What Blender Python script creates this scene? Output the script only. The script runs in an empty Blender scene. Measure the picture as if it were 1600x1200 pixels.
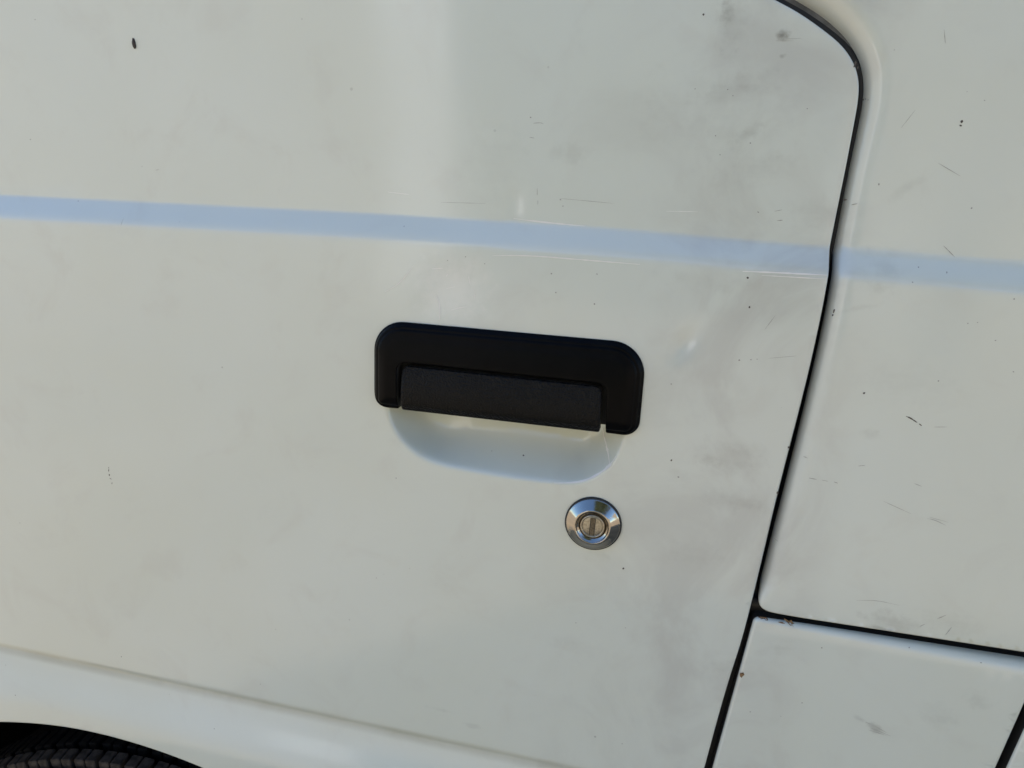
import bpy, bmesh, math, random
import numpy as np
from mathutils import Matrix, Vector
from mathutils.geometry import delaunay_2d_cdt

S = bpy.context.scene
COL = S.collection
MM = 0.001

# ------------------------------------------------------------------ camera
cam_d = bpy.data.cameras.new('camera')
cam_d.sensor_width = 36.0
cam_d.lens = 25.99
cam_d.clip_start = 0.01
cam_d.clip_end = 2000
cam = bpy.data.objects.new('camera', cam_d)
COL.objects.link(cam)
right, up, back = ((0.97673, 0.20907, 0.0478), (-0.09957, 0.24466, 0.96448), (0.18995, -0.9468, 0.25979))
cam.matrix_world = Matrix(((right[0], up[0], back[0], 0.08044),
                           (right[1], up[1], back[1], -0.391),
                           (right[2], up[2], back[2], 1.08379), (0, 0, 0, 1)))
S.camera = cam

# ------------------------------------------------------------------ daylight: the sun stands behind the van
SUN_EL, SUN_AZ = math.radians(48), math.radians(-18)     # azimuth from +Y towards +X
world = bpy.data.worlds.new('World')
S.world = world
world.use_nodes = True
wn = world.node_tree
bg = wn.nodes['Background']
sky = wn.nodes.new('ShaderNodeTexSky')
sky.sky_type = 'NISHITA'
sky.sun_disc = False
sky.sun_elevation = SUN_EL
sky.sun_rotation = SUN_AZ
sky.air_density = 1.0
sky.dust_density = 0.0
sky.ozone_density = 6.0
wn.links.new(sky.outputs[0], bg.inputs[0])
bg.inputs[1].default_value = 0.15
sun_d = bpy.data.lights.new('sun', 'SUN')
sun_d.energy = 4.0
sun_d.angle = math.radians(0.53)
sun_d.color = (1.0, 0.94, 0.85)
sun = bpy.data.objects.new('sun', sun_d)
COL.objects.link(sun)
sdir = Vector((math.sin(SUN_AZ) * math.cos(SUN_EL), math.cos(SUN_AZ) * math.cos(SUN_EL), math.sin(SUN_EL)))
sun.rotation_euler = sdir.to_track_quat('Z', 'Y').to_euler()
sun.location = (0, 6, 6)

vs = S.view_settings
vs.view_transform = 'Standard'
vs.look = 'None'
vs.gamma = 1.0
vs.exposure = 1.36

S.cycles.use_denoising = True
S.cycles.max_bounces = 10
S.cycles.sample_clamp_indirect = 6.0

# ------------------------------------------------------------------ materials
def nodes_of(name):
    m = bpy.data.materials.new(name)
    m.use_nodes = True
    nt = m.node_tree
    return m, nt, nt.nodes['Principled BSDF']

class NB:
    """small node-building helper"""
    def __init__(s, nt): s.nt = nt
    def n(s, t, **kw):
        o = s.nt.nodes.new(t)
        for k, v in kw.items(): setattr(o, k, v)
        return o
    def link(s, a, b): s.nt.links.new(a, b)
    def put(s, sock, v):
        if hasattr(v, 'is_linked'): s.link(v, sock)
        else: sock.default_value = v
    def math(s, op, a, b=None, c=None, clamp=False):
        o = s.n('ShaderNodeMath', operation=op, use_clamp=clamp)
        s.put(o.inputs[0], a)
        if b is not None: s.put(o.inputs[1], b)
        if c is not None: s.put(o.inputs[2], c)
        return o.outputs[0]
    def vmath(s, op, a, b=None):
        o = s.n('ShaderNodeVectorMath', operation=op)
        s.put(o.inputs[0], a)
        if b is not None: s.put(o.inputs[1], b)
        return o.outputs[1] if op in ('LENGTH', 'DOT_PRODUCT') else o.outputs[0]
    def noise(s, vec, scale, detail=3, rough=0.55, dist=0.0):
        o = s.n('ShaderNodeTexNoise')
        s.link(vec, o.inputs['Vector'])
        o.inputs['Scale'].default_value = scale
        o.inputs['Detail'].default_value = detail
        o.inputs['Roughness'].default_value = rough
        o.inputs['Distortion'].default_value = dist
        return o.outputs[0]
    def ramp(s, v, lo, hi, a=0.0, b=1.0):
        o = s.n('ShaderNodeMapRange', clamp=True)
        o.interpolation_type = 'SMOOTHSTEP'
        s.put(o.inputs[0], v)
        o.inputs[1].default_value = lo; o.inputs[2].default_value = hi
        o.inputs[3].default_value = a; o.inputs[4].default_value = b
        return o.outputs[0]
    def mix(s, f, a, b):
        o = s.n('ShaderNodeMix', data_type='RGBA')
        s.put(o.inputs[0], f)
        for sock, v in ((o.inputs[6], a), (o.inputs[7], b)):
            if hasattr(v, 'is_linked'): s.link(v, sock)
            else: sock.default_value = (*v, 1)
        return o.outputs[2]

# hand marks and rubbed-in dirt: centre x, z (mm), half-length, half-height (mm), tilt (deg), strength
SMUDGES_LIST = [
    (123.1, 950.2, 22.1, 11.5, 5, 0.14), (113.7, 946.4, 6.7, 5.8, 5, 0.11), (128.8, 925.3, 25.0, 6.7, 5, 0.15), (95.6, 1166.9, 3.8, 6.7, -15, 0.37),
    (99.1, 1161.4, 10.6, 14.4, -25, 0.17), (121.9, 1157.4, 4.3, 3.4, -15, 0.81), (122.9, 1148.3, 1.9, 1.4, 5, 0.49), (103.9, 1134.6, 28.9, 5.8, -23, 0.11),
    (112.5, 1113.6, 14.4, 3.8, -35, 0.17), (96.5, 1121.3, 43.3, 28.9, 5, 0.08), (117.8, 1095.2, 28.9, 9.6, -20, 0.09), (182.8, 1052.2, 10.6, 12.5, 5, 0.14),
    (187.1, 1090.9, 14.4, 3.4, -40, 0.11), (181.2, 1044.4, 6.7, 4.8, 5, 0.11), (175.6, 1034.6, 9.6, 1.9, -15, 0.13), (216.9, 867.3, 19.2, 8.7, 13, 0.22),
    (212.8, 863.0, 6.7, 1.9, 13, 0.37), (245.7, 872.6, 19.2, 8.7, 5, 0.11), (219.0, 801.7, 7.7, 3.4, 30, 0.43), (210.7, 805.4, 4.8, 2.4, 15, 0.27),
    (162.6, 841.1, 7.7, 4.3, 5, 0.15), (249.8, 816.0, 14.4, 9.6, 5, 0.11), (266.2, 829.7, 9.6, 6.7, 5, 0.13), (58.4, 881.0, 14.4, 4.8, 5, 0.11),
    (47.1, 920.3, 11.5, 4.8, 5, 0.09), (25.5, 1100.7, 12.5, 8.7, 5, 0.10), (-11.4, 1096.0, 19.2, 24.1, 5, 0.06), (147.1, 1078.4, 14.4, 9.6, 5, 0.11),
    (99.0, 1041.5, 28.9, 5.8, 5, 0.08), (109.1, 889.8, 24.1, 11.5, -5, 0.09), (97.2, 937.7, 9.6, 3.8, 5, 0.11), (49.7, 821.6, 28.9, 6.7, 5, 0.06),
    (-10.6, 752.0, 8.7, 2.4, 5, 0.16), (-31.9, 759.3, 11.5, 1.9, 5, 0.13), (134.0, 825.2, 11.5, 6.7, -15, 0.13), (202.0, 998.7, 28.9, 14.4, 5, 0.06),
    (188.9, 970.5, 6.7, 3.8, 5, 0.13),
]
PAINT = (0.655, 0.690, 0.618)

def paint_material():
    m, nt, p = nodes_of('aged_white_paint')
    b = NB(nt)
    tc = b.n('ShaderNodeTexCoord').outputs['Object']
    sep = b.n('ShaderNodeSeparateXYZ'); b.link(tc, sep.inputs[0])
    X, Z = sep.outputs[0], sep.outputs[2]
    big = b.noise(tc, 5.0, 3)
    mid = b.noise(tc, 26.0, 4, 0.6, 0.6)
    fine = b.noise(tc, 420.0, 2, 0.6)
    edge_n = b.noise(tc, 150.0, 4, 0.65)
    col = b.mix(b.ramp(big, 0.35, 0.7), PAINT, (PAINT[0] * 0.975, PAINT[1] * 0.965, PAINT[2] * 0.93))
    col = b.mix(b.math('MULTIPLY', b.ramp(mid, 0.5, 0.75), 0.25), col, (0.55, 0.54, 0.47))
    p.inputs['Base Color'].default_value = (*PAINT, 1)
    # hand grime by the shut line and lock, plus a painted-in dark reflection
    near = b.math('MULTIPLY', b.ramp(X, -0.02, 0.14), b.ramp(X, 0.19, 0.155))
    blot = b.ramp(b.noise(tc, 14.0, 5, 0.62, 0.8), 0.42, 0.68)
    g = b.math('MULTIPLY', near, b.math('MULTIPLY_ADD', blot, 0.34, 0.10))
    col = b.mix(g, col, (0.40, 0.385, 0.35))
    streak_map = b.n('ShaderNodeMapping')
    streak_map.inputs['Rotation'].default_value = (0, math.radians(35), 0)
    streak_map.inputs['Scale'].default_value = (20, 1, 160)
    b.link(tc, streak_map.inputs[0])
    st = b.noise(streak_map.outputs[0], 1.0, 3, 0.6)
    for cx, cz, rx, rz, tilt, k in SMUDGES_LIST:
        mp = b.n('ShaderNodeMapping', vector_type='TEXTURE')
        mp.inputs['Location'].default_value = (cx * MM, 0, cz * MM)
        mp.inputs['Rotation'].default_value = (0, math.radians(tilt), 0)
        mp.inputs['Scale'].default_value = (rx * MM, 1000, rz * MM)
        b.link(tc, mp.inputs[0])
        d = b.vmath('LENGTH', mp.outputs[0])
        d = b.math('ADD', d, b.math('MULTIPLY_ADD', edge_n, 2.2, -1.1))
        f = b.math('MULTIPLY', b.ramp(d, 1.05, 0.0), b.math('MULTIPLY', b.math('MULTIPLY_ADD', b.ramp(st, 0.30, 0.62), 0.6, 0.4), k))
        col = b.mix(f, col, (0.17, 0.155, 0.125))
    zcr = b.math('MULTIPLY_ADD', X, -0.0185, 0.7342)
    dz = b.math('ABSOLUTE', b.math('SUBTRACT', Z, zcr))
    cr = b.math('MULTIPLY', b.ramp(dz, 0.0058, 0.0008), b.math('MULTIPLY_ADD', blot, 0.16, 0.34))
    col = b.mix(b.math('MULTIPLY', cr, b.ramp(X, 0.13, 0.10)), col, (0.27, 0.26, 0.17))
    mp = b.n('ShaderNodeMapping', vector_type='TEXTURE')      # reflected glow above the handle painted paler, mottled by fine scratches
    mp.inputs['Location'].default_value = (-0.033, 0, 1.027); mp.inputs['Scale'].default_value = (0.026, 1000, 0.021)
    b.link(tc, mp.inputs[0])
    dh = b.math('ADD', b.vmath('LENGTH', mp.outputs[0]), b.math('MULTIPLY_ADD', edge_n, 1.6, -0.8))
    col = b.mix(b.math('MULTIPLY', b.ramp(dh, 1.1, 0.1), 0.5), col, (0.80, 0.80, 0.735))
    # small dark dots of road film
    vo = b.n('ShaderNodeTexVoronoi'); b.link(tc, vo.inputs['Vector']); vo.inputs['Scale'].default_value = 75
    sepc = b.n('ShaderNodeSeparateColor'); b.link(vo.outputs['Color'], sepc.inputs[0])
    size = b.ramp(sepc.outputs[0], 0.80, 1.0, 0.0, 0.075)
    dot = b.math('LESS_THAN', vo.outputs['Distance'], size)
    col = b.mix(b.math('MULTIPLY', dot, b.math('MULTIPLY_ADD', sepc.outputs[1], 0.5, 0.1)), col, (0.12, 0.10, 0.08))
    b.link(col, p.inputs['Base Color'])
    p.inputs['Roughness'].default_value = 0.42
    p.inputs['Coat Weight'].default_value = 1.0
    p.inputs['Coat IOR'].default_value = 1.5
    b.link(b.math('MULTIPLY_ADD', blot, 0.05, 0.10), p.inputs['Coat Roughness'])
    bump = b.n('ShaderNodeBump')
    bump.inputs['Strength'].default_value = 0.05
    bump.inputs['Distance'].default_value = 0.0004
    b.link(fine, bump.inputs['Height'])
    b.link(bump.outputs[0], p.inputs['Normal'])
    return m

def simple(name, color, rough, metallic=0.0, noise_scale=None, noise_amt=0.0, bump=None, spec=None):
    m, nt, p = nodes_of(name)
    b = NB(nt)
    p.inputs['Base Color'].default_value = (*color, 1)
    p.inputs['Roughness'].default_value = rough
    p.inputs['Metallic'].default_value = metallic
    if spec is not None: p.inputs['Specular IOR Level'].default_value = spec
    tc = b.n('ShaderNodeTexCoord').outputs['Object']
    if noise_scale:
        nz = b.noise(tc, noise_scale, 4, 0.6)
        b.link(b.mix(b.ramp(nz, 0.3, 0.7), tuple(c * (1 - noise_amt) for c in color), tuple(min(1, c * (1 + noise_amt)) for c in color)), p.inputs['Base Color'])
    if bump:
        sc, dist, strg = bump
        bp = b.n('ShaderNodeBump')
        bp.inputs['Strength'].default_value = strg
        bp.inputs['Distance'].default_value = dist
        b.link(b.noise(tc, sc, 2, 0.5), bp.inputs['Height'])
        b.link(bp.outputs[0], p.inputs['Normal'])
    return m

M_PAINT = paint_material()
M_PLASTIC = simple('black_grained_plastic', (0.0018, 0.0018, 0.0022), 0.36, spec=0.075, bump=(2600, 0.00012, 0.35), noise_scale=60, noise_amt=0.25)
M_LEVER = simple('coarse_black_plastic', (0.0024, 0.0024, 0.0024), 0.31, spec=0.17, bump=(950, 0.0008, 1.0), noise_scale=90, noise_amt=0.3)
M_CHROME = simple('polished_chrome', (0.37, 0.34, 0.30), 0.10, 1.0)
M_BRASS = simple('dull_nickel_brass', (0.36, 0.335, 0.28), 0.36, 1.0, noise_scale=900, noise_amt=0.25)
M_SLOT = simple('worn_slot_shutter', (0.15, 0.13, 0.10), 0.5, 1.0, noise_scale=1500, noise_amt=0.3)
M_RUBBER = simple('black_rubber', (0.010, 0.010, 0.010), 0.6)
M_FLANGE = simple('dark_flange', (0.018, 0.018, 0.017), 0.7)  # rim skirts coloured near black, so panel gaps look dark
M_JAMB = simple('grimy_jamb_paint', (0.10, 0.10, 0.092), 0.6, noise_scale=60, noise_amt=0.4)
M_WELL = simple('undercoat', (0.006, 0.006, 0.006), 0.95, spec=0.1)
M_TYRE = simple('tyre_rubber', (0.012, 0.012, 0.012), 0.8, spec=0.15, noise_scale=120, noise_amt=0.3)
M_DUSTY_LIT = simple('lit_dusty_tread', (0.055, 0.049, 0.046), 0.85, spec=0.2, noise_scale=160, noise_amt=0.4)  # outer blocks: dust plus outside light painted in as a paler tone
M_STEEL = simple('wheel_steel', (0.35, 0.35, 0.35), 0.45, 0.8)
M_CHIP = simple('bare_dark_chip', (0.085, 0.072, 0.06), 0.8)
M_MARK = simple('grey_scuff', (0.30, 0.295, 0.265), 0.7)
M_SCRATCH_GLINT = simple('pale_scratch_glint', (0.80, 0.79, 0.74), 0.5)
M_RUST = simple('rust', (0.19, 0.115, 0.055), 0.9, noise_scale=700, noise_amt=0.5)
M_GROUND = simple('worn_concrete', (0.35, 0.278, 0.185), 0.9, noise_scale=1.4, noise_amt=0.2)

# ------------------------------------------------------------------ object helpers
WALLC = (0.38, 0.325, 0.235)
WALLH = 3.8
VAN = Vector((1.0, 0.85, 0.0))

def link_mesh(name, verts, faces, mat, parent=None, smooth=True, auto=None):
    me = bpy.data.meshes.new(name)
    me.from_pydata([tuple(v) for v in verts], [], [tuple(int(i) for i in f) for f in faces])
    me.materials.append(mat)
    if smooth: me.polygons.foreach_set('use_smooth', [True] * len(me.polygons))
    me.update()
    o = bpy.data.objects.new(name, me)
    COL.objects.link(o)
    if parent is not None:
        o.parent = parent
        if parent.type == 'EMPTY': o.location = -VAN     # meshes are drawn in world metres
    return o

van = bpy.data.objects.new('white_van', None)
COL.objects.link(van)
van.location = VAN
van['label'] = 'old white van with black door handle, scuffed paint and chrome key lock'
van['category'] = 'van'

# ------------------------------------------------------------------ the ground
ground = link_mesh('ground', [(-400, -400, 0), (400, -400, 0), (400, 400, 0), (-400, 400, 0)], [(0, 1, 2, 3)], M_GROUND)
ground['kind'] = 'structure'


# ------------------------------------------------------------------ unseen yard added for the light and for what paint and chrome mirror
M_RENDER = simple('unseen_tan_wall_render', WALLC, 0.9, noise_scale=2.0, noise_amt=0.15)
M_WHITEWALL = simple('unseen_whitewashed_render', (0.80, 0.77, 0.71), 0.85, noise_scale=3.0, noise_amt=0.08)
M_LEAF = simple('unseen_hedge_leaf', (0.13, 0.16, 0.07), 0.6, noise_scale=3.0, noise_amt=0.4)
WY = -6.2
def block(name, x0, x1, y0, y1, z0, z1, mat, parent=None):
    v = [(x, y, z) for x in (x0, x1) for y in (y0, y1) for z in (z0, z1)]
    f = [(0, 1, 3, 2), (4, 6, 7, 5), (0, 4, 5, 1), (2, 3, 7, 6), (1, 5, 7, 3), (0, 2, 6, 4)]
    return link_mesh(name, v, f, mat, parent, smooth=False)
wall = block('unseen_yard_wall', -13.0, -2.75, WY - 0.3, WY, 0.0, WALLH, M_RENDER)
block('unseen_wall_coping', -13.05, -2.752, WY - 0.36, WY + 0.06, WALLH + 0.002, WALLH + 0.08, M_WHITEWALL, wall)
wall['label'] = 'unseen tall sunlit tan rendered wall added across the yard from the van'
wall['category'] = 'wall'
pillar = block('reflection_pillar', -2.72, -1.98, WY - 0.45, WY + 0.18, 0.0, WALLH + 0.5, M_WHITEWALL)  # added so that the door mirrors a bright band
block('reflection_pillar_cap', -2.78, -1.92, WY - 0.51, WY + 0.24, WALLH + 0.502, WALLH + 0.64, M_WHITEWALL, pillar)
pillar['label'] = 'unseen whitewashed pillar added for the bright band mirrored in the door'
pillar['category'] = 'pillar'
wall2 = block('unseen_yard_wall', 1.42, 13.0, WY - 0.3, WY, 0.0, WALLH, M_RENDER)
block('unseen_wall_coping', 1.418, 13.05, WY - 0.36, WY + 0.06, WALLH + 0.002, WALLH + 0.08, M_WHITEWALL, wall2)
wall2['label'] = 'unseen tan rendered wall added beyond the tall green hedge'
wall2['category'] = 'wall'
wall['group'] = wall2['group'] = 'unseen tan rendered walls added across the yard'
rh = random.Random(3)
hv, hf_ = [], []
for i in range(9000):
    x = rh.uniform(-1.85, 1.35)
    top = 3.6 + 0.5 * math.sin(x * 1.3) + 0.3 * math.sin(x * 3.1 + 1)
    z = rh.uniform(0.05, top)
    y = WY - 0.2 + rh.uniform(-0.35, 0.35) + 0.15 * math.sin(x * 2.2 + z * 1.7)
    a, t_, s_ = rh.uniform(0, 6.283), rh.uniform(-1, 1), rh.uniform(0.06, 0.12)
    u = Vector((math.cos(a), math.sin(a) * 0.6, t_)).normalized(); w = u.cross(Vector((0.2, 1, 0.5))).normalized()
    c = Vector((x, y, z)); b_ = len(hv)
    hv += [c - u * s_, c - w * s_ * 0.5, c + u * s_, c + w * s_ * 0.5]
    hf_.append((b_, b_ + 1, b_ + 2, b_ + 3))
hedge = link_mesh('hedge', hv, hf_, M_LEAF, smooth=False)  # added so that the door mirrors a darker area
hedge['label'] = 'unseen tall green hedge added for the dark area mirrored in the door'
hedge['category'] = 'hedge'
M_BARK = simple('grey_bark', (0.14, 0.115, 0.09), 0.9, noise_scale=9, noise_amt=0.4)
def unseen_yard_tree(tx, ty, h, cr, n_leaf, label):
    t = bpy.data.objects.new('broadleaf_tree', None)
    COL.objects.link(t)
    t.location = (tx, ty, 0)
    t['label'] = label; t['category'] = 'tree'; t['group'] = 'unseen trees added across the yard'
    v, f = [], []
    def limb(p0, p1, r0, r1):
        p0, p1 = Vector(p0), Vector(p1)
        d = (p1 - p0).normalized(); u = d.orthogonal().normalized(); w = d.cross(u)
        b_ = len(v)
        for p, r in ((p0, r0), (p1, r1)):
            for k in range(8):
                a = k * math.pi / 4
                v.append(p + u * math.cos(a) * r + w * math.sin(a) * r)
        for k in range(8): f.append((b_ + k, b_ + (k + 1) % 8, b_ + 8 + (k + 1) % 8, b_ + 8 + k))
    top = Vector((0.2, 0.1, h * 0.55))
    limb((0, 0, 0), top, 0.16, 0.11)
    ends = []
    for k in range(9):
        a = k * 2.4; e = Vector((math.cos(a) * cr * rh.uniform(.35, .8), math.sin(a) * cr * rh.uniform(.35, .8), h * rh.uniform(0.62, 0.97)))
        limb(top - Vector((0, 0, rh.uniform(0, 1.0))), e, 0.07, 0.02)
        ends.append(e)
    me_t = link_mesh('trunk', v, f, M_BARK); me_t.parent = t
    v2, f2 = [], []
    for i in range(n_leaf):
        e = ends[i % len(ends)]
        c = e + Vector((rh.gauss(0, cr * .27), rh.gauss(0, cr * .27), rh.gauss(0, h * 0.085)))
        a, s_ = rh.uniform(0, 6.283), rh.uniform(0.05, 0.11)
        u = Vector((math.cos(a), math.sin(a), rh.uniform(-.7, .7))).normalized(); w = u.orthogonal().normalized()
        b_ = len(v2)
        v2 += [c - u * s_, c - w * s_ * 0.5, c + u * s_, c + w * s_ * 0.5]
        f2.append((b_, b_ + 1, b_ + 2, b_ + 3))
    cw = link_mesh('crown', v2, f2, M_LEAF, smooth=False); cw.parent = t
unseen_yard_tree(1.9, -4.9, 9.0, 2.3, 9000, 'unseen tall broadleaf tree added in front of the green hedge')
unseen_yard_tree(5.6, -5.6, 10.0, 2.8, 10000, 'unseen broad leafy tree added in front of the tan wall beyond the hedge')

# ------------------------------------------------------------------ shape tools (mm in the plane of the van side)
def chaikin(pts, n=2, closed=False):
    p = np.array(pts, float)
    for _ in range(n):
        q = np.roll(p, -1, 0) if closed else p[1:]
        a = p if closed else p[:-1]
        r = np.empty((2 * len(a), 2)); r[0::2] = a * .75 + q * .25; r[1::2] = a * .25 + q * .75
        p = r if closed else np.vstack([p[:1], r, p[-1:]])
    return p

def resample(p, step, closed=True):
    p = np.asarray(p, float)
    if closed: p = np.vstack([p, p[:1]])
    seg = np.linalg.norm(np.diff(p, axis=0), axis=1)
    keep = np.concatenate([[True], seg > 1e-6]); p = p[keep]
    seg = np.linalg.norm(np.diff(p, axis=0), axis=1)
    t = np.concatenate([[0], np.cumsum(seg)])
    n = max(8, int(round(t[-1] / step)))
    u = np.linspace(0, t[-1], n + (0 if closed else 1), endpoint=not closed)
    return np.stack([np.interp(u, t, p[:, 0]), np.interp(u, t, p[:, 1])], 1)

def round_poly(corners, step=1.0, seg=10):
    """corners: (x, z, radius); straight sides, circular corners"""
    out = []
    n = len(corners)
    for i in range(n):
        p = np.array(corners[i][:2], float); r = corners[i][2]
        a = np.array(corners[i - 1][:2], float) - p; c = np.array(corners[(i + 1) % n][:2], float) - p
        a /= np.linalg.norm(a); c /= np.linalg.norm(c)
        if r <= 0: out.append(p); continue
        th = math.acos(np.clip(a @ c, -1, 1))
        d = r / math.tan(th / 2)
        bis = (a + c) / np.linalg.norm(a + c)
        o = p + bis * r / math.sin(th / 2)
        s, e = p + a * d - o, p + c * d - o
        a0 = math.atan2(s[1], s[0]); a1 = math.atan2(e[1], e[0])
        da = (a1 - a0 + math.pi) % (2 * math.pi) - math.pi
        for k in range(seg + 1):
            t = a0 + da * k / seg
            out.append(o + r * np.array([math.cos(t), math.sin(t)]))
    return resample(np.array(out), step)

def area(p): return 0.5 * np.sum(p[:, 0] * np.roll(p[:, 1], -1) - np.roll(p[:, 0], -1) * p[:, 1])

def inward(p):
    t = np.roll(p, -1, 0) - np.roll(p, 1, 0)
    t /= np.linalg.norm(t, axis=1)[:, None] + 1e-12
    return np.stack([-t[:, 1], t[:, 0]], 1)

def seg_dist(q, p, closed=True):
    """distance of the points q to the polyline p"""
    a = p if closed else p[:-1]
    b = np.roll(p, -1, 0) if closed else p[1:]
    out = np.empty(len(q))
    ab = b - a; l2 = (ab ** 2).sum(1) + 1e-12
    for i in range(0, len(q), 4000):
        w = q[i:i + 4000, None, :] - a[None]
        t = np.clip((w * ab[None]).sum(2) / l2, 0, 1)
        out[i:i + 4000] = np.sqrt((((w - t[..., None] * ab[None]) ** 2).sum(2)).min(1))
    return out

def inside(q, p):
    a, b = p, np.roll(p, -1, 0)
    res = np.zeros(len(q), bool)
    for i in range(0, len(q), 4000):
        x, z = q[i:i + 4000, 0:1], q[i:i + 4000, 1:2]
        c = ((a[:, 1] > z) != (b[:, 1] > z)) & (x < (b[:, 0] - a[:, 0]) * (z - a[:, 1]) / (b[:, 1] - a[:, 1] + 1e-12) + a[:, 0])
        res[i:i + 4000] = c.sum(1) % 2 == 1
    return res

def sdf(q, p):
    d = seg_dist(q, p)
    return np.where(inside(q, p), d, -d)          # positive inside

def sheet(name, outline, hfun, mat, parent, radius=1.0, skirt=8.0, spacing=None, base=8.0, levels=3, arcs=5, refine=True, flange=None):
    """a pressed panel: the outline filled with a graded triangle mesh raised to hfun(x, z),
    its rim rolled over with the given radius and turned inwards by the skirt"""
    p = np.asarray(outline, float)
    if area(p) < 0: p = p[::-1]
    nrm = inward(p)
    r = np.full(len(p), float(radius)) if np.isscalar(radius) else radius(p)
    rings = []
    for k in range(arcs + 1):
        a = math.pi / 2 * k / arcs
        d = r * (1 - math.cos(a))
        rings.append((p + nrm * d[:, None], r - np.sqrt(np.maximum(r ** 2 - (r - d) ** 2, 0))))
    # k = 0: d = 0 (rim), k = arcs: d = r (flat)
    inner = rings[-1][0]
    fine = base / 2 ** (levels - 1)
    lo, hi = inner.min(0), inner.max(0)
    gx = np.arange(math.floor(lo[0] / base) * base, hi[0], fine); gz = np.arange(math.floor(lo[1] / base) * base, hi[1], fine)
    IX, IZ = np.meshgrid(np.arange(len(gx)), np.arange(len(gz)), indexing='ij')
    q = np.stack([gx[IX.ravel()], gz[IZ.ravel()]], 1)
    lev = np.full(len(q), fine)
    for L in range(1, levels):
        k = 2 ** L
        on = (IX.ravel() % k == 0) & (IZ.ravel() % k == 0)
        lev[on] = fine * k
    want = spacing(q) if spacing is not None else np.full(len(q), base)
    if refine:
        cg = np.stack(np.meshgrid(np.arange(gx[0], gx[-1] + base, base), np.arange(gz[0], gz[-1] + base, base), indexing='ij'), -1)
        dc = seg_dist(cg.reshape(-1, 2), inner).reshape(cg.shape[:2])
        dq = dc[np.clip(np.round((q[:, 0] - gx[0]) / base).astype(int), 0, dc.shape[0] - 1), np.clip(np.round((q[:, 1] - gz[0]) / base).astype(int), 0, dc.shape[1] - 1)]
        near = (dq < base * 2.5) & (lev < base)
        dd = seg_dist(q[near], inner)
        want[near] = np.minimum(want[near], np.maximum(2.0, dd * 0.6))
    q = q[lev >= np.minimum(want, base) * 0.999]
    q = q[inside(q, inner)]
    step = np.median(np.linalg.norm(np.roll(inner, -1, 0) - inner, axis=1))
    q = q[seg_dist(q, inner) > 0.55 * step]
    n = len(inner)
    pts = [Vector((float(a), float(b))) for a, b in np.vstack([inner, q])]
    res = delaunay_2d_cdt(pts, [(i, (i + 1) % n) for i in range(n)], [], 0, 1e-5)
    V = np.array([(v.x, v.y) for v in res[0]])
    F = np.array([f for f in res[2] if len(f) == 3])
    cen = V[F].mean(1)
    F = F[inside(cen, inner)]
    # keep the order of the rim
    idx = {}
    for j, o in enumerate(res[3]):
        for i in o: idx[i] = j
    rim = [idx[i] for i in range(n)]
    h = hfun(V)
    verts = [(x * MM, -y * MM, z * MM) for (x, z), y in zip(V, h)]
    A = V[F[:, 0]]; B = V[F[:, 1]]; Cc = V[F[:, 2]]
    ccw = ((B[:, 0] - A[:, 0]) * (Cc[:, 1] - A[:, 1]) - (B[:, 1] - A[:, 1]) * (Cc[:, 0] - A[:, 0])) > 0
    faces = [tuple(f) if c else tuple(f[::-1]) for f, c in zip(F, ccw)]     # seen from -Y, x right, z up: ccw faces the viewer
    prev = rim
    for k in range(arcs - 1, -1, -1):
        xy, dr = rings[k]
        hh = hfun(inner) - dr
        cur = list(range(len(verts), len(verts) + n))
        verts += [(x * MM, -y * MM, z * MM) for (x, z), y in zip(xy, hh)]
        faces += [(cur[i], cur[(i + 1) % n], prev[(i + 1) % n], prev[i]) for i in range(n)]
        prev = cur
    n_skin = len(faces)
    if skirt > 0:
        xy, dr = rings[0]
        hh = hfun(inner) - dr - skirt
        cur = list(range(len(verts), len(verts) + n))
        verts += [(x * MM, -y * MM, z * MM) for (x, z), y in zip(xy, hh)]
        faces += [(cur[i], cur[(i + 1) % n], prev[(i + 1) % n], prev[i]) for i in range(n)]
    o = link_mesh(name, verts, faces, mat, parent)
    o.data.materials.append(flange if flange is not None else M_FLANGE)
    for f_ in o.data.polygons[n_skin:]: f_.material_index = 1
    return o

def lathe(name, prof, cx, cz, mat, parent, seg=72):
    """profile of (radius, outward) in mm turned about the axis out of the van side"""
    verts, faces = [], []
    for r, n_ in prof:
        for k in range(seg):
            a = 2 * math.pi * k / seg
            verts.append(((cx + r * math.cos(a)) * MM, -n_ * MM, (cz + r * math.sin(a)) * MM))
    for j in range(len(prof) - 1):
        for k in range(seg):
            k2 = (k + 1) % seg
            faces.append((j * seg + k, j * seg + k2, (j + 1) * seg + k2, (j + 1) * seg + k))
    if prof[-1][0] > 1e-6:
        c = len(verts); verts.append((cx * MM, -prof[-1][1] * MM, cz * MM))
        faces += [((len(prof) - 1) * seg + k, (len(prof) - 1) * seg + (k + 1) % seg, c) for k in range(seg)]
    return link_mesh(name, verts, faces, mat, parent)

def sp(x, k): return k * np.logaddexp(0, x / k)      # a ramp with a rounded foot

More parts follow.
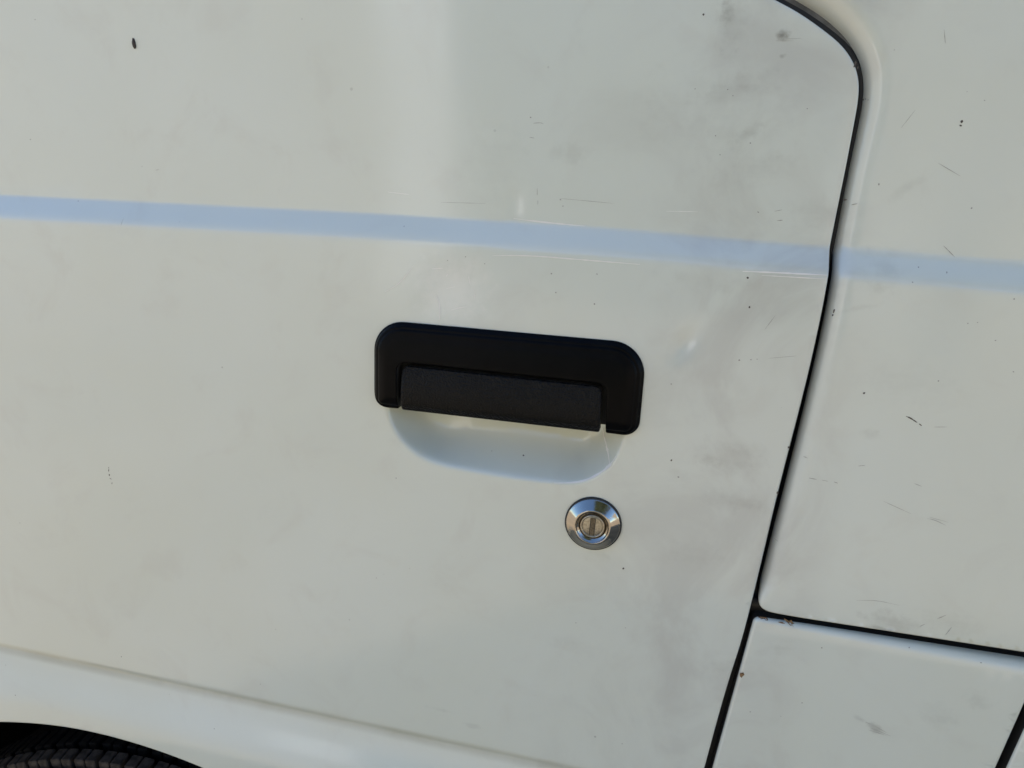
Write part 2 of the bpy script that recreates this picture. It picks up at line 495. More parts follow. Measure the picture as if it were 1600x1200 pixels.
# ------------------------------------------------------------------ the pressed shape of the van side
UPK = 394.0 / 391.0        # the skin above the step lies 3 mm further in than it was measured at
def upper(pts): return [(80.44 + (x - 80.44) * UPK, 1083.79 + (z - 1083.79) * UPK) for x, z in pts]
STRIPE_T = ([-900, -323, -74, 48, 156, 243, 900], [1056, 1062.5, 1064.7, 1064.3, 1061.4, 1059.5, 1052])
STRIPE_B = ([-900, -319, -72, 50, 157, 243, 900], [1043.5, 1050.3, 1052.7, 1052.0, 1049.4, 1047.2, 1039.5])
CREASE = ([-900, -367, -261, -163, -71, 44, 900], [749, 740.7, 738.6, 736.4, 734.8, 733.2, 721])
LIP = ([-900, -365, -310, -258, -159, -122, 900], [700, 707, 709, 706.5, 703, 701, 690])
SX = np.arange(-900, 901, 4.0)
def smooth_line(t, k=21):
    y = np.interp(SX, t[0], t[1]); ker = np.hanning(k); ker /= ker.sum()
    return np.convolve(np.pad(y, k // 2, mode='edge'), ker, 'valid')
L_T, L_B, L_C, L_L = (smooth_line(t) for t in (STRIPE_T, STRIPE_B, CREASE, LIP))
def at(L, x): return np.interp(x, SX, L)

def body(q):
    x, z = q[:, 0], q[:, 1]
    zt, zb = at(L_T, x), at(L_B, x)
    n = -3.0 + 9.0 / (zt - zb) * (sp(zt - z, 0.35) - sp(zb - z, 1.0))
    # faint oil-canning of the thin skin
    n = n + 0.10 * np.sin(x / 61 + 1.3) * np.sin(z / 47 + x / 190) + 0.06 * np.sin(x / 23.0 + z / 41)
    n = n + 1.6 * np.exp(-0.5 * (((x + 20) / 62) ** 2 + ((z - 1105) / 60) ** 2)) - 0.8 * np.exp(-0.5 * (((x + 110) / 45) ** 2 + ((z - 1040) / 70) ** 2))
    for dx, dz, a, b_, tilt, dep in DENTS:
        c, sn = math.cos(math.radians(tilt)), math.sin(math.radians(tilt))
        u, v = (x - dx) * c + (z - dz) * sn, -(x - dx) * sn + (z - dz) * c
        n = n - dep * np.exp(-0.5 * ((u / a) ** 2 + (v / b_) ** 2))
    return n
DENTS = [(93, 1009, 3.4, 6.0, -25, 1.5), (-1.7, 1073, 3.2, 6.5, 0, 0.45), (-34.8, 1027, 15, 15, 0, 0.55), (-48, 1015, 6, 5, 20, 0.10), (-20, 1034, 5, 7, 20, 0.10)]

SCOOP = chaikin([(-71, 968), (-69.4, 956.1), (-67.6, 949.3), (-63.4, 941.6), (-57.5, 935.3), (-48.0, 929.3), (-36.3, 926.1),
                 (-21.3, 924.5), (1.4, 923.3), (17.0, 923.1), (33.5, 923.5), (42.1, 924.7), (49.4, 927.4), (56.4, 932.9),
                 (61.3, 938.6), (63.9, 944.5), (66.2, 952), (67.6, 962), (67, 975), (63, 986), (54, 992), (20, 993),
                 (-30, 993), (-56, 992), (-66, 985), (-70.5, 976)], 2, True)

def scoop(q):
    x, z = q[:, 0], q[:, 1]
    out = np.zeros(len(q))
    m = (x > -82) & (x < 78) & (z > 914) & (z < 1002)
    if not m.any(): return out
    s = sdf(q[m], SCOOP)
    xm = x[m]
    zm = q[m, 1]
    soft = np.interp(xm, [-75, -45, -10, 50], [0.5, 0.8, 0.6, 0.28])     # the lip is soft on the left and crisp on the right
    slope = np.interp(xm, [-70, -50, -25, 0, 30, 55, 64], [2.6, 2.4, 1.5, 1.25, 1.25, 1.6, 2.4])
    k = np.interp(xm, [-60, 0, 40, 60], [6.0, 6.5, 5.0, 1.2])
    d = slope * sp(s, soft)
    dm = 21.0 + 0.05 * (zm - 940)
    out[m] = -(dm - k * np.logaddexp(0, (dm - d) / k)) - k * np.logaddexp(0, -dm / k)
    return out

def door_h(q):
    x, z = q[:, 0], q[:, 1]
    zc, zl = at(L_C, x), at(L_L, x)
    n = body(q) + 0.36 * (sp(zc - 5 - z, 3.5) - sp(zl - z, 2.5))
    n = n - 0.9 * np.exp(-((z - zc - 0.8) / 2.2) ** 2)
    return n + scoop(q)

# ------------------------------------------------------------------ door
ARCH_C, ARCH_R = np.array([-286.0, 291.8]), 401.0
gap = chaikin([(126, 700), (131.7, 754.2), (134.9, 786.5), (138.4, 817.6), (142.3, 843.4), (145.7, 884.1), (149.1, 932.9), (154.8, 993.8),
               (156.8, 1028.4), (157.1, 1041), (157.3, 1051.9)] + upper([(157.0, 1061.9), (157.8, 1082.1), (158.6, 1099.3),
               (159.1, 1117.2), (159.4, 1127.1), (159.0, 1134.0), (157.8, 1139.5), (155.0, 1145.5), (149.2, 1152.5),
               (140.4, 1158.9), (128.2, 1166.4), (117.1, 1171.7), (80, 1189), (30, 1213)]), 2)
def arch_pts(r=ARCH_R, z0=560):
    a0 = math.asin((z0 - ARCH_C[1]) / r)
    return [(ARCH_C[0] + r * math.cos(a), ARCH_C[1] + r * math.sin(a)) for a in np.linspace(math.pi - a0, a0, 80)]
door_outline = np.vstack([[(118, 560)], gap, [(-60, 1232), (-850, 1240), (-850, 560)], arch_pts()])
door_outline = resample(door_outline, 2.0)

def door_spacing(q):
    x, z = q[:, 0], q[:, 1]
    w = np.full(len(q), 8.0)
    w[(z > 690) & (z < 780)] = 4
    zt, zb, zc = at(L_T, x), at(L_B, x), at(L_C, x)
    vis = (x > -420) & (x < 200)
    w[vis & (np.abs(z - zc) < 6)] = 2
    w[vis & (z < zt + 3) & (z > zb - 5)] = 2
    w[vis & (np.abs(z - zt) < 2)] = 1
    m = (x > -86) & (x < 82) & (z > 912) & (z < 975)
    w[m] = 2
    s = np.full(len(q), 99.0); s[m] = seg_dist(q[m], SCOOP)
    w[s < 4] = 1
    for dx, dz, a, b_, _, _ in DENTS:
        w[(np.abs(x - dx) < 3 * a) & (np.abs(z - dz) < 3 * b_)] = np.minimum(w[(np.abs(x - dx) < 3 * a) & (np.abs(z - dz) < 3 * b_)], 2 if a > 10 else 1)
    return w

door = sheet('door', door_outline, door_h, M_PAINT, van, radius=1.1, skirt=9, spacing=door_spacing, base=8, levels=4, arcs=4)
door['label'] = 'white front door skin with finger scoop under the handle'

# ------------------------------------------------------------------ panels behind the door
q_out = np.vstack([chaikin([(900, 862), (190, 862), (160, 862.3), (151, 863.2), (147.8, 867), (147.8, 873), (150.1, 900), (153.6, 938), (157.9, 994),
                   (159.7, 1027), (160.1, 1049)] + upper([(159.9, 1064), (160.8, 1092), (161.8, 1117), (162.0, 1131), (159.8, 1142.0), (153.6, 1152.8),
                   (143.6, 1161.5), (130, 1169.8), (100, 1184), (40, 1216)]), 2), [(40, 1330), (900, 1330)]])
q_out = resample(q_out, 2.0)
def q_rad(p):
    r = np.interp(p[:, 1], [862, 866, 880, 1100, 1140, 1165, 1240], [1.4, 1.8, 8.0, 8.5, 10.5, 13.0, 13.0])
    r[p[:, 0] > 170] = 1.4
    return r
def q_spacing(q):
    x, z = q[:, 0], q[:, 1]
    w = np.full(len(q), 8.0)
    w[x < 185] = 4
    zt, zb = at(L_T, x), at(L_B, x)
    vis = x < 330
    w[vis & (z < zt + 4) & (z > zb - 5)] = 2
    return w
quarter = sheet('quarter_panel', q_out, body, M_PAINT, van, radius=q_rad, skirt=9, spacing=q_spacing, base=8, levels=3, arcs=6)

f_out = round_poly([(120.5, 600, 4), (258.5, 600, 4), (291, 855.5, 6), (146.9, 858.3, 3.2)], 1.6)
def FLAP_TOP(x): return 858.3 - (x - 146.9) * 2.8 / 144.1
def f_rad(p):
    x, z = p[:, 0], p[:, 1]
    r = np.full(len(p), 2.2)
    top = z > 850
    r[top] = np.interp(x[top], [147, 175, 290], [2.2, 3.6, 7.0])
    return r
def flat6(q): return body(q) * 0 + 6.0 + 0.05 * np.sin(q[:, 0] / 23 + q[:, 1] / 31)
flap = sheet('access_flap', f_out, flat6, M_PAINT, van, radius=f_rad, skirt=9, base=8, levels=1, arcs=6)
flap['label'] = 'small lower body panel with rust along its top edge'
r_out = round_poly([(262.5, 600, 2), (900, 600, 2), (900, 857, 2), (296.5, 857, 4)], 2.0)
rear = sheet('lower_side_panel', r_out, flat6, M_PAINT, van, radius=1.6, skirt=9, base=16, levels=1, arcs=4)

# what one sees down in the shut lines
jamb = link_mesh('door_jamb', [(0.10, 0.010, 0.58), (0.92, 0.010, 0.58), (0.92, 0.010, 1.32), (0.10, 0.010, 1.32)], [(0, 1, 2, 3)], M_JAMB, van)
def ribbon(name, line, w, n_, mat):
    p = resample(np.asarray(line, float), 4, False)
    t = np.gradient(p, axis=0); t /= np.linalg.norm(t, axis=1)[:, None]
    nn = np.stack([t[:, 1], -t[:, 0]], 1)
    v, f = [], []
    prof = [(-w / 2, n_ - 2), (-w / 4, n_), (w / 4, n_), (w / 2, n_ - 2)]
    for i in range(len(p)):
        for o, h in prof:
            c = p[i] + nn[i] * o
            v.append((c[0] * MM, -h * MM, c[1] * MM))
    for i in range(len(p) - 1):
        for k in range(3):
            f.append((i * 4 + k, i * 4 + k + 1, (i + 1) * 4 + k + 1, (i + 1) * 4 + k))
    return link_mesh(name, v, f, mat, van)
seal_line = [g for g in gap if g[1] < 852]
ribbon('door_seal', np.array(seal_line) + (3, 0), 9, -3.0, M_RUBBER)
ribbon('door_seal', np.array([g for g in gap if g[1] > 885]) + (2.5, 0), 7.0, -9.5, M_RUBBER)
ribbon('gap_dark_strip', [(141, 860.5), (900, 859.5)], 9, -2.5, M_RUBBER)  # black strip added to keep the gap above the flap dark

# ------------------------------------------------------------------ body shell, wheel well, wheel
def extrude(name, poly, y0, y1, mat):
    n = len(poly)
    v = [(x, y0, z) for x, z in poly] + [(x, y1, z) for x, z in poly]
    f = [tuple(range(n)), tuple(range(2 * n - 1, n - 1, -1))] + [(i + n, (i + 1) % n + n, (i + 1) % n, i) for i in range(n)]
    return v, f
wc = (ARCH_C[0] * MM, ARCH_C[1] * MM)
arc = [(wc[0] + 0.43 * math.cos(a), max(0.30, wc[1] + 0.43 * math.sin(a))) for a in np.linspace(math.pi, 0, 40)]
side = [(-1.08, 0.30)] + arc + [(2.9, 0.30), (3.0, 0.9), (2.95, 1.75), (2.8, 1.86), (-0.25, 1.86), (-0.5, 1.80), (-1.0, 1.12), (-1.1, 0.9)]
core = [(-1.08, 0.30), (2.9, 0.30), (3.0, 0.9), (2.95, 1.75), (2.8, 1.86), (-0.25, 1.86), (-0.5, 1.80), (-1.0, 1.12), (-1.1, 0.9)]
v1, f1 = extrude('a', side, 0.0225, 0.36, None)
v2, f2 = extrude('b', core, 0.362, 1.68, None)
shell = link_mesh('body_shell', v1 + v2, f1 + [tuple(i + len(v1) for i in f) for f in f2], M_PAINT, van, smooth=False)
v, f = [], []
for k, a in enumerate(np.linspace(math.pi * 1.02, -0.02 * math.pi, 48)):
    for y in (0.004, 0.355):
        v.append((wc[0] + 0.415 * math.cos(a), y, wc[1] + 0.415 * math.sin(a)))
for k in range(47): f.append((2 * k, 2 * k + 1, 2 * k + 3, 2 * k + 2))
b0 = len(v); v.append((wc[0], 0.355, wc[1]))
for k in range(47): f.append((2 * k + 1, b0, 2 * k + 3))
link_mesh('wheel_well', v, f, M_WELL, van, smooth=False)

TYRE = (-0.312, 0.301)     # wheel centre x, z
def ring_profile(name, prof, mat, parent, seg=120):
    v, f = [], []
    for r, y in prof:
        for k in range(seg):
            a = 2 * math.pi * k / seg
            v.append((TYRE[0] + r * math.cos(a), y, TYRE[1] + r * math.sin(a)))
    for j in range(len(prof) - 1):
        for k in range(seg):
            k2 = (k + 1) % seg
            f.append((j * seg + k, (j + 1) * seg + k, (j + 1) * seg + k2, j * seg + k2))
    return link_mesh(name, v, f, mat, parent)
tyre = ring_profile('tyre', [(0.175, 0.055), (0.20, 0.030), (0.24, 0.022), (0.262, 0.024), (0.272, 0.030), (0.286, 0.044), (0.292, 0.050), (0.293, 0.12), (0.292, 0.170),
                             (0.286, 0.182), (0.26, 0.198), (0.21, 0.200), (0.175, 0.19)], M_TYRE, van)
ring_profile('wheel_rim', [(0.02, 0.085), (0.06, 0.08), (0.10, 0.095), (0.14, 0.085), (0.165, 0.075), (0.178, 0.050), (0.181, 0.054), (0.172, 0.10)], M_STEEL, van, 72)
# tread blocks: two rows round the outer shoulder, built one by one
NB_ = 76
def block_mesh(r0, y0, r1, y1, h, wfrac, sipes, mat):
    """a tread block spanning (r0,y0)-(r1,y1) of the section, centred at the top of the wheel, with cut sipes"""
    bm = bmesh.new()
    half = math.pi / NB_ * wfrac
    cuts = np.linspace(-half, half, sipes + 2)
    for i in range(sipes + 1):
        a0, a1 = cuts[i] + (0.0025 if i else 0), cuts[i + 1] - (0.0025 if i < sipes else 0)
        vs_ = []
        for a in (a0, a1):
            for (r, y) in ((r0, y0), (r1, y1)):
                for d in (-0.008, h):
                    rr = r + d
                    vs_.append(bm.verts.new((rr * math.sin(a), y, rr * math.cos(a))))
        for fc in ((0, 1, 3, 2), (4, 6, 7, 5), (0, 4, 5, 1), (2, 3, 7, 6), (1, 5, 7, 3), (0, 2, 6, 4)):
            bm.faces.new([vs_[j] for j in fc])
    bmesh.ops.recalc_face_normals(bm, faces=bm.faces)
    bmesh.ops.bevel(bm, geom=bm.edges[:], offset=0.0008, segments=1, affect='EDGES')
    me = bpy.data.meshes.new('tread_block')
    bm.to_mesh(me); bm.free()
    me.materials.append(mat)
    return me
rows = [(block_mesh(0.270, 0.029, 0.285, 0.043, 0.011, 0.86, 1, M_DUSTY_LIT), 0.0), (block_mesh(0.290, 0.046, 0.292, 0.058, 0.011, 0.84, 1, M_DUSTY_LIT), 0.08),
        (block_mesh(0.291, 0.066, 0.292, 0.090, 0.010, 0.80, 1, M_TYRE), 0.5)]  # inner row in darker rubber, standing in for shade inside the well
for me, ph in rows:
    for k in range(NB_):
        o = bpy.data.objects.new('tread_block', me)
        COL.objects.link(o)
        o.parent = tyre
        o.location = (TYRE[0], 0, TYRE[1])
        o.rotation_euler = (0, 2 * math.pi * (k + ph) / NB_, 0)

# ------------------------------------------------------------------ door handle
outer = round_poly([(-76.6, 956.5, 7), (73.8, 956.0, 8), (73.8, 1007.3, 18), (-76.6, 1007.3, 17)], 0.7, 14)
bez = round_poly([(-76.8, 957.0, 9.5), (-61.0, 957.8, 1.0), (-61.2, 986.2, 5.5), (55.6, 985.4, 5.5), (56.6, 957.0, 1.0), (74.2, 956.6, 8),
                  (74.0, 1007.4, 18), (-76.8, 1007.4, 17)], 0.7, 12)
def bez_h(q):
    z = q[:, 1]
    s = np.maximum(sdf(q, outer), 0)
    n = 7.0 + 3.6 * np.clip(s / 2.6, 0, 1)                       # sloping flank
    n = n - 1.1 * np.exp(-((s - 3.0) / 0.5) ** 2)               # fine line round the face
    t = np.clip((1004.5 - z) / 24.0, 0, 1)
    n = n + 3.0 * np.sin(t * math.pi / 2) * np.clip((s - 2.6) / 6.0, 0, 1) ** 0.8
    return n
handle = sheet('door_handle', bez, bez_h, M_PLASTIC, van, radius=0.6, skirt=5.0, base=1.4, levels=2,
               spacing=lambda q: np.where(seg_dist(q, outer) < 4.5, 0.7, 1.4), arcs=3)
handle['label'] = 'black plastic handle surround'
lev = round_poly([(-58.4, 958.3, 1.2), (53.6, 957.8, 1.2), (53.0, 983.2, 3.5), (-58.2, 984.0, 3.5)], 0.9, 8)
def lev_h(q):
    t = np.clip((q[:, 1] - 958.0) / 26.0, 0, 1)                  # 0 at the bottom, 1 at the top
    return 10.6 + 4.2 * np.sin(math.pi * (0.10 + 0.62 * (1 - t))) - 2.6 * np.clip(1 - t / 0.2, 0, 1) ** 2
lever = sheet('pull_lever', lev, lev_h, M_LEVER, handle, radius=1.1, skirt=5.0, base=2.0, levels=1, arcs=4)
lever['label'] = 'textured pull paddle of the handle'
# back of the surround, so that the groove round the paddle is dark
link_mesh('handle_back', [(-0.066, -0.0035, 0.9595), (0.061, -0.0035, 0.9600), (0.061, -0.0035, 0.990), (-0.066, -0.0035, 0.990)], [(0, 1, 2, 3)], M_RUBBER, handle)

# ------------------------------------------------------------------ key lock
LX, LZ = 53.8, 902.0
lock = lathe('door_lock', [(15.2, 6.6), (15.3, 7.4), (15.1, 7.9), (14.6, 8.25), (12.4, 10.0), (10.9, 11.3), (10.4, 11.7), (10.0, 11.95), (9.6, 12.0), (9.3, 11.85), (9.1, 11.5),
                      (8.7, 10.9), (8.2, 10.4), (7.6, 10.1), (7.3, 9.6), (7.2, 8.0)], LX, LZ, M_CHROME, van)
lock['label'] = 'round chrome key lock ring'
lathe('lock_gasket', [(16.0, 5.5), (16.0, 7.0), (15.8, 7.4), (15.0, 7.5)], LX, LZ, M_RUBBER, lock)
barrel = lathe('lock_barrel', [(7.0, 8.0), (7.0, 10.2), (6.8, 10.6), (6.3, 10.8), (5.95, 10.7), (5.8, 10.3), (5.75, 10.0), (5.65, 10.25), (5.3, 10.35), (2, 10.35), (0.0, 10.35)], LX, LZ, M_BRASS, lock)
def box(name, x0, x1, n0, n1, z0, z1, mat, parent):
    v = [(x * MM, -n_ * MM, z * MM) for x in (x0, x1) for n_ in (n0, n1) for z in (z0, z1)]
    f = [(0, 1, 3, 2), (4, 6, 7, 5), (0, 4, 5, 1), (2, 3, 7, 6), (1, 5, 7, 3), (0, 2, 6, 4)]
    a = math.radians(1.5); c_, s_ = math.cos(a), math.sin(a)          # the key slot stands a little off vertical
    v = [((LX * MM) + (x - LX * MM) * c_ + (z - LZ * MM) * s_, y, (LZ * MM) - (x - LX * MM) * s_ + (z - LZ * MM) * c_) for x, y, z in v]
    o = link_mesh(name, v, f, mat, parent, smooth=False)
    bm = bmesh.new(); bm.from_mesh(o.data); bmesh.ops.recalc_face_normals(bm, faces=bm.faces)
    bm.to_mesh(o.data); bm.free()
    return o
box('key_slot', LX - 1.35, LX + 1.35, 10.0, 10.42, LZ - 5.2, LZ + 5.2, M_SLOT, lock)
for s in (-1, 1):
    box('slot_edge', LX + s * 1.35 - 0.17, LX + s * 1.35 + 0.17, 10.0, 10.55, LZ - 5.2, LZ + 5.0, M_RUBBER, lock)

# ------------------------------------------------------------------ chips, scuffs, scratches and painted glints on the paint
rnd = random.Random(7)
class Marks:
    def __init__(s): s.v, s.f = [], []
    def blob(s, x, z, rx, rz, tilt, hf, k=9, jag=0.3):
        pts = [(x, z)]
        for i in range(k):
            a = 2 * math.pi * i / k; r = 1 + rnd.uniform(-jag, jag)
            dx, dz = rx * r * math.cos(a), rz * r * math.sin(a)
            c, sn = math.cos(math.radians(tilt)), math.sin(math.radians(tilt))
            pts.append((x + dx * c - dz * sn, z + dx * sn + dz * c))
        h = hf(np.array(pts)) + 0.12
        b = len(s.v)
        s.v += [(p[0] * MM, -n_ * MM, p[1] * MM) for p, n_ in zip(pts, h)]
        s.f += [(b, b + 1 + i, b + 1 + (i + 1) % k) for i in range(k)]
    def line(s, pts, w, hf):
        p = resample(chaikin(pts, 2), 2.0, False)
        t = np.gradient(p, axis=0); t /= np.linalg.norm(t, axis=1)[:, None]
        nn = np.stack([-t[:, 1], t[:, 0]], 1)
        ww = w * np.sin(np.linspace(0.15, math.pi - 0.15, len(p))) ** 0.6 * np.array([rnd.uniform(.6, 1.2) for _ in p])
        a, c = p - nn * ww[:, None] / 2, p + nn * ww[:, None] / 2
        ha, hc = hf(a) + 0.1, hf(c) + 0.1
        b = len(s.v)
        for i in range(len(p)):
            s.v += [(a[i, 0] * MM, -ha[i] * MM, a[i, 1] * MM), (c[i, 0] * MM, -hc[i] * MM, c[i, 1] * MM)]
        s.f += [(b + 2 * i, b + 2 * i + 2, b + 2 * i + 3, b + 2 * i + 1) for i in range(len(p) - 1)]
    def build(s, name, mat, parent):
        if s.v:
            o = link_mesh(name, s.v, s.f, mat, parent, smooth=False)
            o['kind'] = 'stuff'
            return o
# (panel, x, z, half-width, half-height, tilt) in mm; lines as (panel, points, width); d door, q quarter panel, f flap
CHIPS = [
    ('d', 85.1, 1166.0, 0.56, 0.56, -4), ('d', -299.1, 1096.2, 0.29, 0.29, -4), ('d', -286.7, 1161.8, 0.37, 0.18, -4), ('q', 205.7, 1121.7, 0.56, 0.74, -34),
    ('q', 205.5, 1120.0, 0.56, 0.37, -4), ('q', 174.9, 1092.4, 0.41, 0.45, -4), ('q', 217.0, 1083.6, 0.37, 0.37, -4), ('d', 4.5, 1117.4, 0.41, 0.37, -4),
    ('d', 72.9, 876.8, 0.56, 0.65, -24), ('q', 182.4, 992.0, 0.74, 0.45, 21), ('d', -260.0, 893.0, 0.29, 0.93, -14), ('d', -259.8, 889.9, 0.41, 0.74, -4),
    ('d', -259.2, 887.3, 0.74, 0.22, -24), ('d', -258.5, 884.2, 0.22, 0.74, -14), ('d', -259.8, 894.8, 0.37, 0.37, -4), ('d', 119.7, 1044.9, 0.56, 0.45, -4),
    ('d', 122.5, 1030.4, 0.47, 0.74, 6), ('d', 120.9, 1002.9, 0.45, 0.41, 16), ('d', 126.5, 1003.7, 0.41, 0.29, -4), ('d', 129.5, 1004.3, 0.41, 0.26, -4),
    ('d', 22.4, 1077.6, 0.47, 0.26, -14), ('d', 24.0, 1074.4, 0.37, 0.28, -4), ('d', 21.4, 1040.1, 0.37, 0.37, -4), ('d', 24.4, 1030.3, 0.37, 0.37, -4),
    ('d', 45.0, 1025.8, 0.37, 0.47, -4), ('d', 45.2, 1041.5, 0.37, 0.28, -4), ('d', -25.3, 1045.7, 0.37, 0.28, -4), ('d', -35.2, 1043.0, 0.29, 0.22, -4),
    ('d', -14.6, 1042.7, 0.29, 0.22, -4), ('d', -61.8, 1059.3, 0.29, 0.26, -4), ('q', 214.8, 1001.6, 0.37, 0.37, -4), ('q', 246.3, 1009.3, 0.37, 0.28, -4),
    ('q', 226.4, 1031.4, 0.29, 0.22, -4), ('q', 197.8, 1055.1, 0.34, 0.34, -4), ('q', 222.4, 1030.7, 0.26, 0.26, -4), ('q', 210.3, 1053.5, 0.28, 0.41, -4),
    ('q', 195.1, 1048.2, 0.34, 0.26, -4), ('q', 239.6, 1043.7, 0.41, 0.37, -4), ('q', 235.7, 1023.6, 0.37, 0.26, -4), ('f', 184.0, 846.5, 0.37, 0.37, -4),
    ('f', 178.9, 809.9, 0.34, 0.37, -4), ('f', 152.2, 798.2, 0.34, 0.37, -4), ('f', 169.0, 798.8, 0.24, 0.18, -4), ('f', 227.4, 854.4, 0.41, 0.29, -4),
    ('f', 262.8, 852.3, 0.37, 0.29, -4), ('d', -264.8, 753.2, 0.34, 0.34, -4), ('d', -158.5, 752.7, 0.29, 0.29, -4), ('d', -349.6, 710.6, 0.29, 0.29, -4),
    ('d', -191.3, 715.0, 0.29, 0.45, -4), ('d', -94.1, 813.5, 0.29, 0.37, -4), ('d', -76.0, 845.9, 0.26, 0.26, -4), ('d', 48.6, 837.3, 0.26, 0.29, -4),
    ('d', 77.3, 839.2, 0.29, 0.29, -4), ('d', 82.2, 760.2, 0.28, 0.28, -4), ('d', -63.6, 913.7, 0.34, 0.34, -4), ('d', -145.6, 797.1, 0.26, 0.26, -4),
    ('d', -71.0, 849.4, 0.18, 0.18, -4), ('d', -54.5, 856.0, 0.22, 0.22, -4), ('d', -269.6, 1062.0, 0.29, 0.24, -4), ('d', -224.7, 1083.9, 0.18, 0.29, -4),
    ('d', -197.6, 1054.0, 0.26, 0.18, -4), ('q', 164.0, 1130.0, 0.28, 0.28, -4), ('q', 205.4, 1134.6, 0.18, 0.18, -4), ('q', 213.3, 1131.0, 0.37, 0.18, -24),
    ('d', 92.7, 944.8, 0.47, 0.65, -14), ('d', 97.4, 935.8, 0.47, 0.47, -4), ('d', 88.4, 987.0, 0.37, 0.29, -4), ('d', 121.8, 1076.4, 0.37, 0.26, -4),
    ('d', 121.4, 1076.7, 0.28, 0.28, -4), ('d', 84.8, 1133.0, 0.28, 0.28, -4), ('d', 102.9, 1130.3, 0.34, 0.34, -4), ('d', 100.2, 1133.1, 0.37, 0.29, -4),
    ('d', 100.1, 1103.0, 0.29, 0.29, -4), ('d', 96.9, 1111.8, 0.29, 0.26, -4), ('d', 113.7, 1108.9, 0.37, 0.34, -4), ('d', 137.7, 1125.4, 0.29, 0.26, -4),
    ('d', -9.1, 933.5, 0.28, 0.22, -4), ('d', 9.8, 933.2, 0.56, 0.29, -4), ('d', 42.4, 950.8, 0.37, 0.37, -4), ('d', -33.5, 949.8, 0.29, 0.29, -4),
]
EDGE_CHIPS = [
    ('d', 155.9, 1145.4, 0.49, 1.33, -16), ('q', 157.3, 1143.8, 0.40, 0.67, -4), ('d', 149.0, 933.6, 0.53, 0.77, -4), ('d', 151.0, 959.3, 0.44, 0.56, -4),
    ('q', 162.2, 1031.7, 0.44, 1.11, -9), ('q', 161.9, 1029.7, 0.33, 0.67, -4), ('q', 162.0, 1130.0, 0.33, 0.33, -4), ('q', 162.8, 1130.3, 0.44, 0.22, -4),
    ('q', 160.9, 1084.6, 0.89, 0.44, 6),
]
SCUFFS = [
    ('q', [(203.4, 982.3), (205.6, 981.6), (209.1, 979.6)], 0.96), ('q', [(210.1, 979.1), (211.4, 978.2)], 0.96), ('q', [(163.3, 943.9), (167.1, 943.6)], 0.74), ('q', [(169.6, 943.6), (172.8, 943.3)], 0.44),
    ('q', [(175.6, 943.4), (177.6, 942.9)], 0.67), ('q', [(217.0, 978.2), (223.0, 978.9)], 0.37), ('q', [(185.8, 953.5), (189.1, 954.3)], 0.52), ('q', [(213.2, 947.7), (217.1, 946.5)], 0.44),
    ('d', [(134.7, 1005.2), (148.2, 1007.8)], 0.37), ('d', [(131.2, 1019.7), (135.4, 1027.5)], 0.37), ('q', [(208.2, 1065.6), (214.2, 1060.5)], 0.55), ('q', [(222.5, 929.6), (226.1, 929.4), (231.9, 927.1)], 0.44),
    ('q', [(223.5, 930.5), (232.8, 929.0)], 0.3), ('q', [(200.7, 936.1), (208.5, 933.3), (215.0, 931.0)], 0.37), ('q', [(196.9, 878.0), (206.8, 879.8), (218.1, 878.7)], 0.37), ('q', [(237.4, 874.1), (241.2, 877.1)], 0.67),
    ('q', [(243.0, 865.5), (245.1, 870.6)], 0.59), ('q', [(230.0, 868.2), (232.2, 870.1)], 0.52), ('d', [(10.6, 1076.6), (10.7, 1074.4)], 0.44), ('d', [(9.9, 1082.8), (10.1, 1079.2)], 0.44),
    ('d', [(6.0, 1114.7), (10.0, 1115.1), (11.4, 1114.5)], 0.48), ('d', [(4.4, 1107.8), (7.1, 1107.5)], 0.48), ('d', [(120.5, 1155.5), (130.7, 1156.1)], 0.37), ('d', [(119.4, 1154.9), (127.4, 1155.0)], 0.33),
    ('q', [(191.1, 1160.4), (192.7, 1154.6)], 0.44), ('q', [(199.1, 1103.1), (209.4, 1097.8)], 0.44), ('q', [(180.4, 1118.1), (185.1, 1126.1)], 0.33), ('d', [(131.0, 1072.9), (133.7, 1073.4)], 0.74),
    ('d', [(129.2, 1077.4), (132.7, 1078.3)], 0.48), ('f', [(216.4, 801.5), (227.5, 798.5)], 0.44), ('f', [(215.3, 800.0), (225.2, 798.4)], 0.37), ('f', [(218.1, 803.2), (225.3, 800.1)], 0.37),
    ('f', [(213.2, 804.6), (216.7, 803.7)], 0.37), ('d', [(-234.5, 1054.1), (-234.9, 1050.0)], 0.37), ('d', [(-216.0, 1082.1), (-213.5, 1082.6)], 0.44), ('q', [(158.8, 955.4), (161.1, 954.6)], 0.59),
    ('q', [(150.2, 907.8), (153.1, 906.0)], 0.52), ('q', [(164.1, 1082.3), (166.9, 1083.1)], 0.59), ('d', [(22.0, 1078.2), (50.4, 1077.1)], 0.3), ('d', [(-42.3, 1072.9), (-17.4, 1073.6)], 0.3),
]
